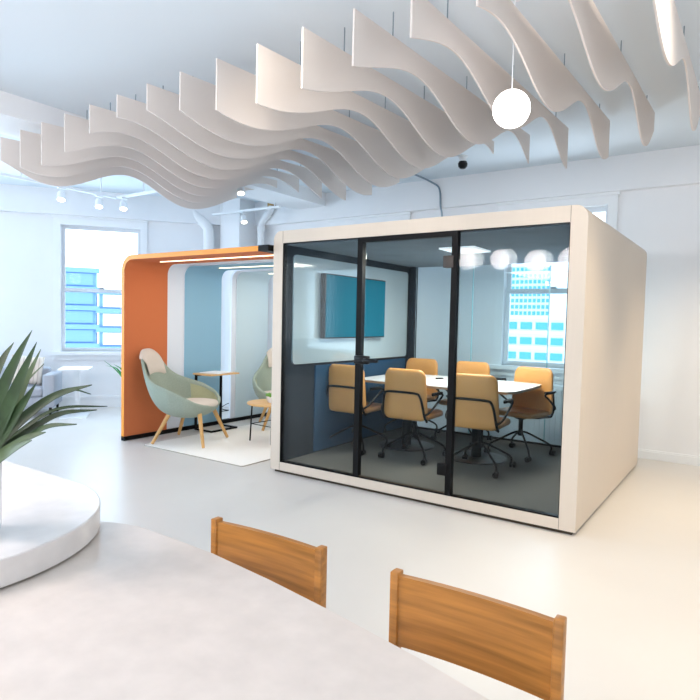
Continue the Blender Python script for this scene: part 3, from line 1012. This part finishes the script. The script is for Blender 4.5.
st = empty('pedestal_table', (-4.22, 0.55, 0), sofa_r)
tag(st, 'slim white C shaped side table beside the grey sofa arm', 'side table')
b = MB(); b.prism([(x, y, 0.665) for x, y in rrect(-0.19, 0.21, -0.30, 0.20, 0.015)], (0, 0, 0.020)); b.build('table_top', M['white_metal'], st, smooth=False)
MB().box(-0.035, 0.035, 0.14, 0.17, 0.008, 0.665).build('stem', M['white_metal'], st, smooth=False)
b = MB(); b.prism([(x, y, 0.0) for x, y in rrect(-0.17, 0.17, -0.30, 0.20, 0.01)], (0, 0, 0.010)); b.build('base_plate', M['white_metal'], st, smooth=False)

# plant standing outside the orange arch
pp = empty('potted_plant', (-2.72, 0.45, 0))
tag(pp, 'green leafed floor plant showing behind the edge of the orange arch', 'potted plant')
MB().lathe([(0.0, 0.0), (0.12, 0.0), (0.15, 0.32), (0.14, 0.32), (0.13, 0.29), (0.0, 0.29)], (0, 0, 0), 28).build('pot', M['ceramic'], pp)
def leaf_mesh(b, P, w, n=14, fold=0.25, droop=Vector((0, 0, 1)), thick=0.0015, mi=0):
    C = smooth_path(P, max(3, n // (len(P) - 1)))
    L, Rr, Cc = [], [], []
    for i, c in enumerate(C):
        t = i / (len(C) - 1)
        tg = (C[min(i + 1, len(C) - 1)] - C[max(i - 1, 0)]).normalized()
        side = tg.cross(droop)
        if side.length < 1e-4: side = tg.orthogonal()
        side.normalize()
        up = side.cross(tg).normalized()
        hw = w / 2 * (0.55 + 0.45 * min(1, t / 0.35)) * max(0.0, 1 - max(0, (t - 0.35) / 0.65) ** 1.7) + 0.0006
        L.append(c - side * hw + up * hw * fold)
        Rr.append(c + side * hw + up * hw * fold)
        Cc.append(c)
    up0 = Vector((0, 0, thick))
    b.grid([[l, c, r] for l, c, r in zip(L, Cc, Rr)], mi=mi)
    b.grid([[r - up0, c - up0 * 1.5, l - up0] for l, c, r in zip(L, Cc, Rr)], mi=mi)
for k in range(11):
    a = 2.4 * k + 0.3
    ln = 0.34 + 0.05 * (k % 3)
    b = MB()
    c_, s_ = math.cos(a), math.sin(a)
    leaf_mesh(b, [(0.02 * c_, 0.02 * s_, 0.29), (0.10 * c_, 0.10 * s_, 0.56), (0.24 * c_, 0.24 * s_, 0.76), (ln * c_, ln * s_, 0.80 + 0.03 * (k % 4))], 0.06)
    b.build('leaf', M['leaf_bright'], pp, angle=60)

# ------------------------------------------------------------------ ceiling services
tr = empty('track_rail', (0, 0, 0))
tag(tr, 'white lighting track bent at right angles under the ceiling of the left corner', 'track rail')
b = MB()
b.box(-3.62, -3.58, -0.80, 0.80, 3.04, 3.07)
b.box(-4.4, -3.60, -0.80, -0.76, 3.04, 3.07)
b.box(-3.60, -2.45, 0.76, 0.80, 3.04, 3.07)
b.build('rail', M['white_metal'], tr, smooth=False)
for (x, y) in ((-3.6, -0.5), (-3.6, 0.55), (-3.0, 0.78)):
    MB().tube([(x, y, 3.06), (x, y, ZC)], 0.010, 8).build('suspension_rod', M['white_metal'], tr)
tr2 = empty('track_rail', (0, 0, 0))
tag(tr2, 'straight white lighting track along the back corner above the arch booth', 'track rail')
MB().box(-3.40, -2.0, 2.32, 2.36, 3.04, 3.07).build('rail', M['white_metal'], tr2, smooth=False)
MB().tube([(-2.1, 2.34, 3.06), (-2.1, 2.34, ZC)], 0.010, 8).build('suspension_rod', M['white_metal'], tr2)
MB().tube([(-3.2, 2.34, 3.06), (-3.2, 2.34, ZC)], 0.010, 8).build('suspension_rod', M['white_metal'], tr2)

def track_spot():
    root = empty('track_spotlight')
    MB().box(-0.025, 0.025, -0.05, 0.05, -0.02, 0.0).build('adapter', M['white_metal'], root, smooth=False)
    MB().tube([(0, 0, -0.02), (0, 0, -0.075)], 0.009, 8).build('stem', M['white_metal'], root)
    hd_ = MB().lathe([(0.0, 0.01), (0.035, 0.01), (0.045, 0.0), (0.052, -0.095), (0.052, -0.102), (0.044, -0.102), (0.042, -0.09), (0.0, -0.088)], (0, 0, 0), 24).build(
        'lamp_head', M['white_metal'], root, loc=(0, 0, -0.07), rot=(0.30, 0.42, 0))
    hd_.rotation_euler = Vector((0.82, -0.57, -2.0)).to_track_quat('-Z', 'Y').to_euler()
    MB().lathe([(0.0, -0.096), (0.044, -0.096), (0.044, -0.100), (0.0, -0.101)], (0, 0, 0), 24).build('lens', M['lamp_glow'], hd_)
    return root
SP = [((-3.60, 0.0, 3.04), 'white track spotlight with a warm lens, nearest the camera on the left track'),
      ((-3.60, 0.52, 3.04), 'white track spotlight with a warm lens, middle one on the left track'),
      ((-3.44, 0.78, 3.04), 'white track spotlight with a warm lens at the bend of the left track'),
      ((-2.72, 2.34, 3.04), 'white track spotlight on the straight track above the arch booth'),
      ((-1.60, 1.15, 3.13), 'white ceiling spotlight with an amber rim just below the baffle ends')]
ps = track_spot()
for i, (l, lab) in enumerate(SP):
    o = ps if i == 0 else copy_tree(ps)
    o.location = l
    tag(o, lab, 'spotlight', 'track spotlights')
    spot_light('track_beam', (l[0], l[1], l[2] - 0.18), (l[0], l[1], 0), 14, (1.0, 0.9, 0.74), 80, 0.7, 0.04)

def pipe(path, r, name, label, rings, mt):
    p = MB().tube(path, r, 20).build(name, mt)
    tag(p, label, 'pipe')
    for (c, d) in rings:
        c = Vector(c); d = Vector(d).normalized()
        MB().tube([c - d * 0.03, c + d * 0.03], r * 1.18, 20).build('coupling', mt, p)
    return p
pipe(smooth_path([(-3.78, 2.28, 3.30), (-3.78, 2.28, 3.16), (-3.72, 2.32, 3.04), (-3.60, 2.40, 2.90), (-3.57, 2.42, 2.74), (-3.57, 2.42, 2.2), (-3.57, 2.42, 0.0)], 5), 0.085, 'drain_pipe',
     'thick white pipe with an elbow running down the back corner', [], M['white_metal'])
jp = pipe(smooth_path([(-2.62, 2.85, 3.30), (-2.62, 2.85, 3.18), (-2.68, 2.85, 3.10), (-2.80, 2.85, 2.98), (-2.84, 2.85, 2.88), (-2.84, 2.85, 2.4), (-2.84, 2.85, 0.0)], 5), 0.055, 'drain_pipe',
     'slender white jointed pipe beside the pod top with a brass collar', [((-2.84, 2.85, 2.86), (0, 0, 1)), ((-2.70, 2.85, 3.08), (0.7, 0, 0.7))], M['white_metal'])
tag(MB().tube([(-2.62, 2.85, 3.20), (-2.62, 2.85, 3.26)], 0.068, 16).build('collar', M['brass'], jp), 'brass collar')
tag(MB().tube(smooth_path([(0.10, 2.2, 3.285), (0.13, 2.6, 3.28), (0.16, 2.86, 3.26), (0.24, 2.885, 3.20), (0.27, 2.885, 3.10), (0.28, 2.885, 2.95), (0.30, 2.90, 2.80), (0.30, 2.97, 2.3)], 5), 0.012, 8).build('conduit', M['steel']),
    'thin grey metal conduit bending down the wall above the pod', 'conduit')
dm = empty('dome_camera', (0.93, 2.09, ZC))
tag(dm, 'small dark dome detector on the ceiling between the baffles and the back wall', 'dome camera')
MB().lathe([(0.0, 0.0), (0.055, 0.0), (0.055, -0.012), (0.04, -0.02), (0.04, -0.07), (0.0, -0.07)], (0, 0, 0), 24).build('mount', M['white_metal'], dm)
MB().lathe([(0.042, -0.06), (0.055, -0.085), (0.05, -0.115), (0.03, -0.138), (0.0, -0.145)], (0, 0, 0), 24).build('dome', M['black_gloss'], dm)

# globe pendants (one in view under the baffles, a row mirrored in the pod glass)
def globe_lamp(loc, r, label, group, glow='globe'):
    root = empty('globe_pendant', loc)
    tag(root, label, 'pendant lamp', group)
    n = 14
    prof = [(r * math.sin(math.pi * i / n), -r * math.cos(math.pi * i / n)) for i in range(n + 1)]
    prof[0] = (0, -r); prof[-1] = (0, r)
    MB().lathe(prof, (0, 0, 0), 32).build('globe', M[glow], root, angle=80)
    MB().tube([(0, 0, r * 0.98), (0, 0, ZC - loc[2])], 0.004, 6).build('cord', M['white_metal'], root)
    MB().lathe([(0.0, ZC - loc[2] - 0.03), (0.06, ZC - loc[2] - 0.03), (0.065, ZC - loc[2]), (0.0, ZC - loc[2])], (0, 0, 0), 20).build('canopy', M['white_metal'], root)
    return root
globe_lamp((2.53, -0.83, 2.66), 0.105, 'white glowing globe pendant hanging below the baffles at the top of the picture', 'globe pendants')
RG = [((-0.30, -5.10, 2.485), 'leftmost'), ((0.406, -4.72, 2.435), 'second from left'), ((1.05, -4.41, 2.36), 'third from left'), ((1.63, -4.07, 2.335), 'rightmost')]
for l, w_ in RG:
    globe_lamp(l, 0.15, 'white globe pendant mirrored in the pod glass, %s of the mirrored row' % w_, 'globe pendants', 'globe_bright')

# ------------------------------------------------------------------ foreground dining counter
dt_ = empty('dining_table', (2.65, -3.45, 0))
tag(dt_, 'white quartz dining table with bowed edges at the bottom of the picture', 'table')
edge = [(2.20, -2.957), (2.45, -2.966), (2.70, -2.996), (2.95, -3.036), (3.20, -3.085), (3.42, -3.14)]
half = arc(2.14, -3.337, 0.38, math.pi, math.pi / 2, 12) + edge
half += [(3.52, -3.20), (3.56, -3.30)]
outline = half + [(x, -6.90 - y) for x, y in reversed(half)]
b = MB()
b.prism([(x - 2.65, y + 3.45, 0.75) for x, y in outline], (0, 0, -0.035))
b.build('table_top', M['quartz_warm'], dt_, angle=40)
for x in (-0.35, 0.55):
    MB().lathe([(0.0, 0.0), (0.22, 0.0), (0.21, 0.012), (0.04, 0.03), (0.04, 0.69), (0.10, 0.715), (0.0, 0.715)], (x, 0, 0), 28).build('pedestal', M['white_metal'], dt_)
sl = MB()
H = math.pi / 2
stad = arc(1.715, -3.45, 0.50, -H, H, 40) + [(-0.2, -2.95)] + arc(-0.2, -3.45, 0.5, H, 3 * H, 24)[1:]
sl.prism([(x, y, 0.756) for x, y in stad], (0, 0, 0.074))
slo = sl.build('round_counter', M['quartz'], angle=40)
tag(slo, 'thick white quartz slab with a rounded end overlapping the dining table', 'counter')
bmod = slo.modifiers.new('bev', 'BEVEL'); bmod.width = 0.004; bmod.segments = 2; bmod.limit_method = 'ANGLE'; bmod.angle_limit = 0.9
b = MB(); b.rbox(0.1, 1.35, -3.70, -3.20, 0.0, 0.757, 0.01); b.build('base_cabinet', M['trim'], slo)

# agave in its vase
ag = empty('agave_plant', (1.985, -3.413, 0.83))
tag(ag, 'potted agave with long dark pointed leaves on the rounded quartz slab', 'potted plant')
MB().lathe([(0.0, 0.0), (0.055, 0.0), (0.064, 0.006), (0.068, 0.02), (0.070, 0.21), (0.066, 0.22), (0.060, 0.21), (0.060, 0.19), (0.0, 0.19)], (0, 0, 0), 40).build('vase', M['ceramic'], ag)
MB().lathe([(0.0, 0.188), (0.059, 0.188), (0.058, 0.193), (0.0, 0.196)], (0, 0, 0), 24).build('soil', M['soil'], ag)
LEAVES = [([(1.993, -3.402, 1.06), (2.06, -3.375, 1.212), (2.119, -3.356, 1.323), (2.17, -3.344, 1.399)], 0.051),
([(1.884, -3.355, 1.071), (1.882, -3.314, 1.228), (1.879, -3.279, 1.307), (1.874, -3.247, 1.354)], 0.0357),
([(2.054, -3.408, 1.062), (2.125, -3.385, 1.187), (2.182, -3.371, 1.291), (2.232, -3.364, 1.371)], 0.0521),
([(1.983, -3.361, 1.043), (2.021, -3.319, 1.169), (2.044, -3.289, 1.268), (2.062, -3.264, 1.342)], 0.0311),
([(1.953, -3.358, 1.029), (1.974, -3.308, 1.157), (1.98, -3.271, 1.233), (2.002, -3.223, 1.295)], 0.0145),
([(2.076, -3.418, 1.059), (2.13, -3.392, 1.136), (2.177, -3.372, 1.205), (2.216, -3.357, 1.265)], 0.0495),
([(2.029, -3.402, 1.043), (2.107, -3.351, 1.144), (2.192, -3.296, 1.222), (2.279, -3.242, 1.256)], 0.0404),
([(1.901, -3.346, 1.007), (1.963, -3.245, 1.113), (1.997, -3.166, 1.156), (2.073, -3.062, 1.158)], 0.0151),
([(2.008, -3.393, 1.03), (2.103, -3.322, 1.118), (2.173, -3.271, 1.169), (2.256, -3.213, 1.183)], 0.0247),
([(2.066, -3.414, 1.04), (2.161, -3.373, 1.1), (2.238, -3.345, 1.151), (2.326, -3.313, 1.165)], 0.0234),
([(2.098, -3.428, 1.043), (2.175, -3.404, 1.092), (2.238, -3.391, 1.129), (2.301, -3.379, 1.151)], 0.0381),
([(2.137, -3.45, 1.048), (2.205, -3.433, 1.086), (2.26, -3.426, 1.115), (2.314, -3.42, 1.139)], 0.0346),
([(1.815, -3.309, 1.008), (1.915, -3.19, 1.159), (1.958, -3.117, 1.203), (1.982, -3.061, 1.188)], 0.0094),
([(2.002, -3.395, 1.065), (1.986, -3.405, 1.23), (1.972, -3.415, 1.339), (1.949, -3.434, 1.42)], 0.0518),
([(1.998, -3.399, 1.052), (1.932, -3.445, 1.174), (1.869, -3.492, 1.241), (1.808, -3.54, 1.275)], 0.049),
([(2.02, -3.408, 1.043), (1.969, -3.46, 1.099), (1.91, -3.519, 1.127), (1.854, -3.578, 1.123)], 0.0426),
([(2.078, -3.429, 1.05), (2.105, -3.468, 1.093), (2.1, -3.534, 1.073), (2.11, -3.59, 1.042)], 0.0374)]
org = Vector((1.985, -3.413, 0.83))
for i, (P, w) in enumerate(LEAVES):
    P = [Vector(p) - org for p in P]
    root_pt = Vector((P[0].x * 0.12, P[0].y * 0.12, 0.19))
    b = MB()
    out = Vector((P[-1].x - P[0].x, P[-1].y - P[0].y, 0))
    # the blade's upper side looks up and towards the plant's axis
    axis = (Vector((0, 0, 0.8)) + Vector((0.55, -0.82, 0.0))).normalized()
    leaf_mesh(b, [root_pt] + P, w, n=24, fold=0.22, droop=axis)
    b.build('leaf', M['leaf_pale'] if i in (3, 4, 10, 11) else M['leaf'], ag, angle=70)

# dining chairs pushed in at the far side of the table
def dining_chair():
    root = empty('dining_chair')
    # local -y faces the table, the back stands at y = 0
    r = MB()
    n = 10
    rows = []
    f_, b_ = [], []
    for i in range(n + 1):
        x = -0.19 + 0.38 * i / n
        yc = 0.012 * (1 - (2 * i / n - 1) ** 2)
        f_.append((x, yc - 0.009, 0.63)); b_.append((x, yc + 0.009, 0.63))
    r.strip_prism(f_, b_, (0, 0, 0.178))
    r.build('back_panel', M['chair_oak'], root, angle=40)
    for sx in (-1, 1):
        p = MB(); p.rbox(sx * 0.2 - 0.011, sx * 0.2 + 0.011, -0.016, 0.016, 0.0, 0.817, 0.003); p.build('leg', M['chair_oak'], root)
        p = MB(); p.rbox(sx * 0.2 - 0.015, sx * 0.2 + 0.015, -0.43, -0.40, 0.0, 0.42, 0.003); p.build('leg', M['chair_oak'], root)
    MB().rbox(-0.21, 0.21, -0.44, -0.02, 0.42, 0.45, 0.006).build('seat', M['chair_oak'], root)
    MB().box(-0.19, 0.19, -0.42, -0.40, 0.37, 0.42).build('apron', M['chair_oak'], root, smooth=False)
    return root
dc = dining_chair()
dc.location = (2.574, -2.874, -0.0)
dc.rotation_euler = (0, 0, 0.03)
tag(dc, 'warm oak dining chair with a plain plank back beside the rounded quartz slab', 'chair', 'oak dining chairs at the quartz table')
dc2 = copy_tree(dc)
dc2.location = (3.218, -2.872, 0)
dc2.rotation_euler = (0, 0, 0.01)
tag(dc2, 'oak dining chair whose back just rises at the bottom middle of the picture', 'chair', 'oak dining chairs at the quartz table')
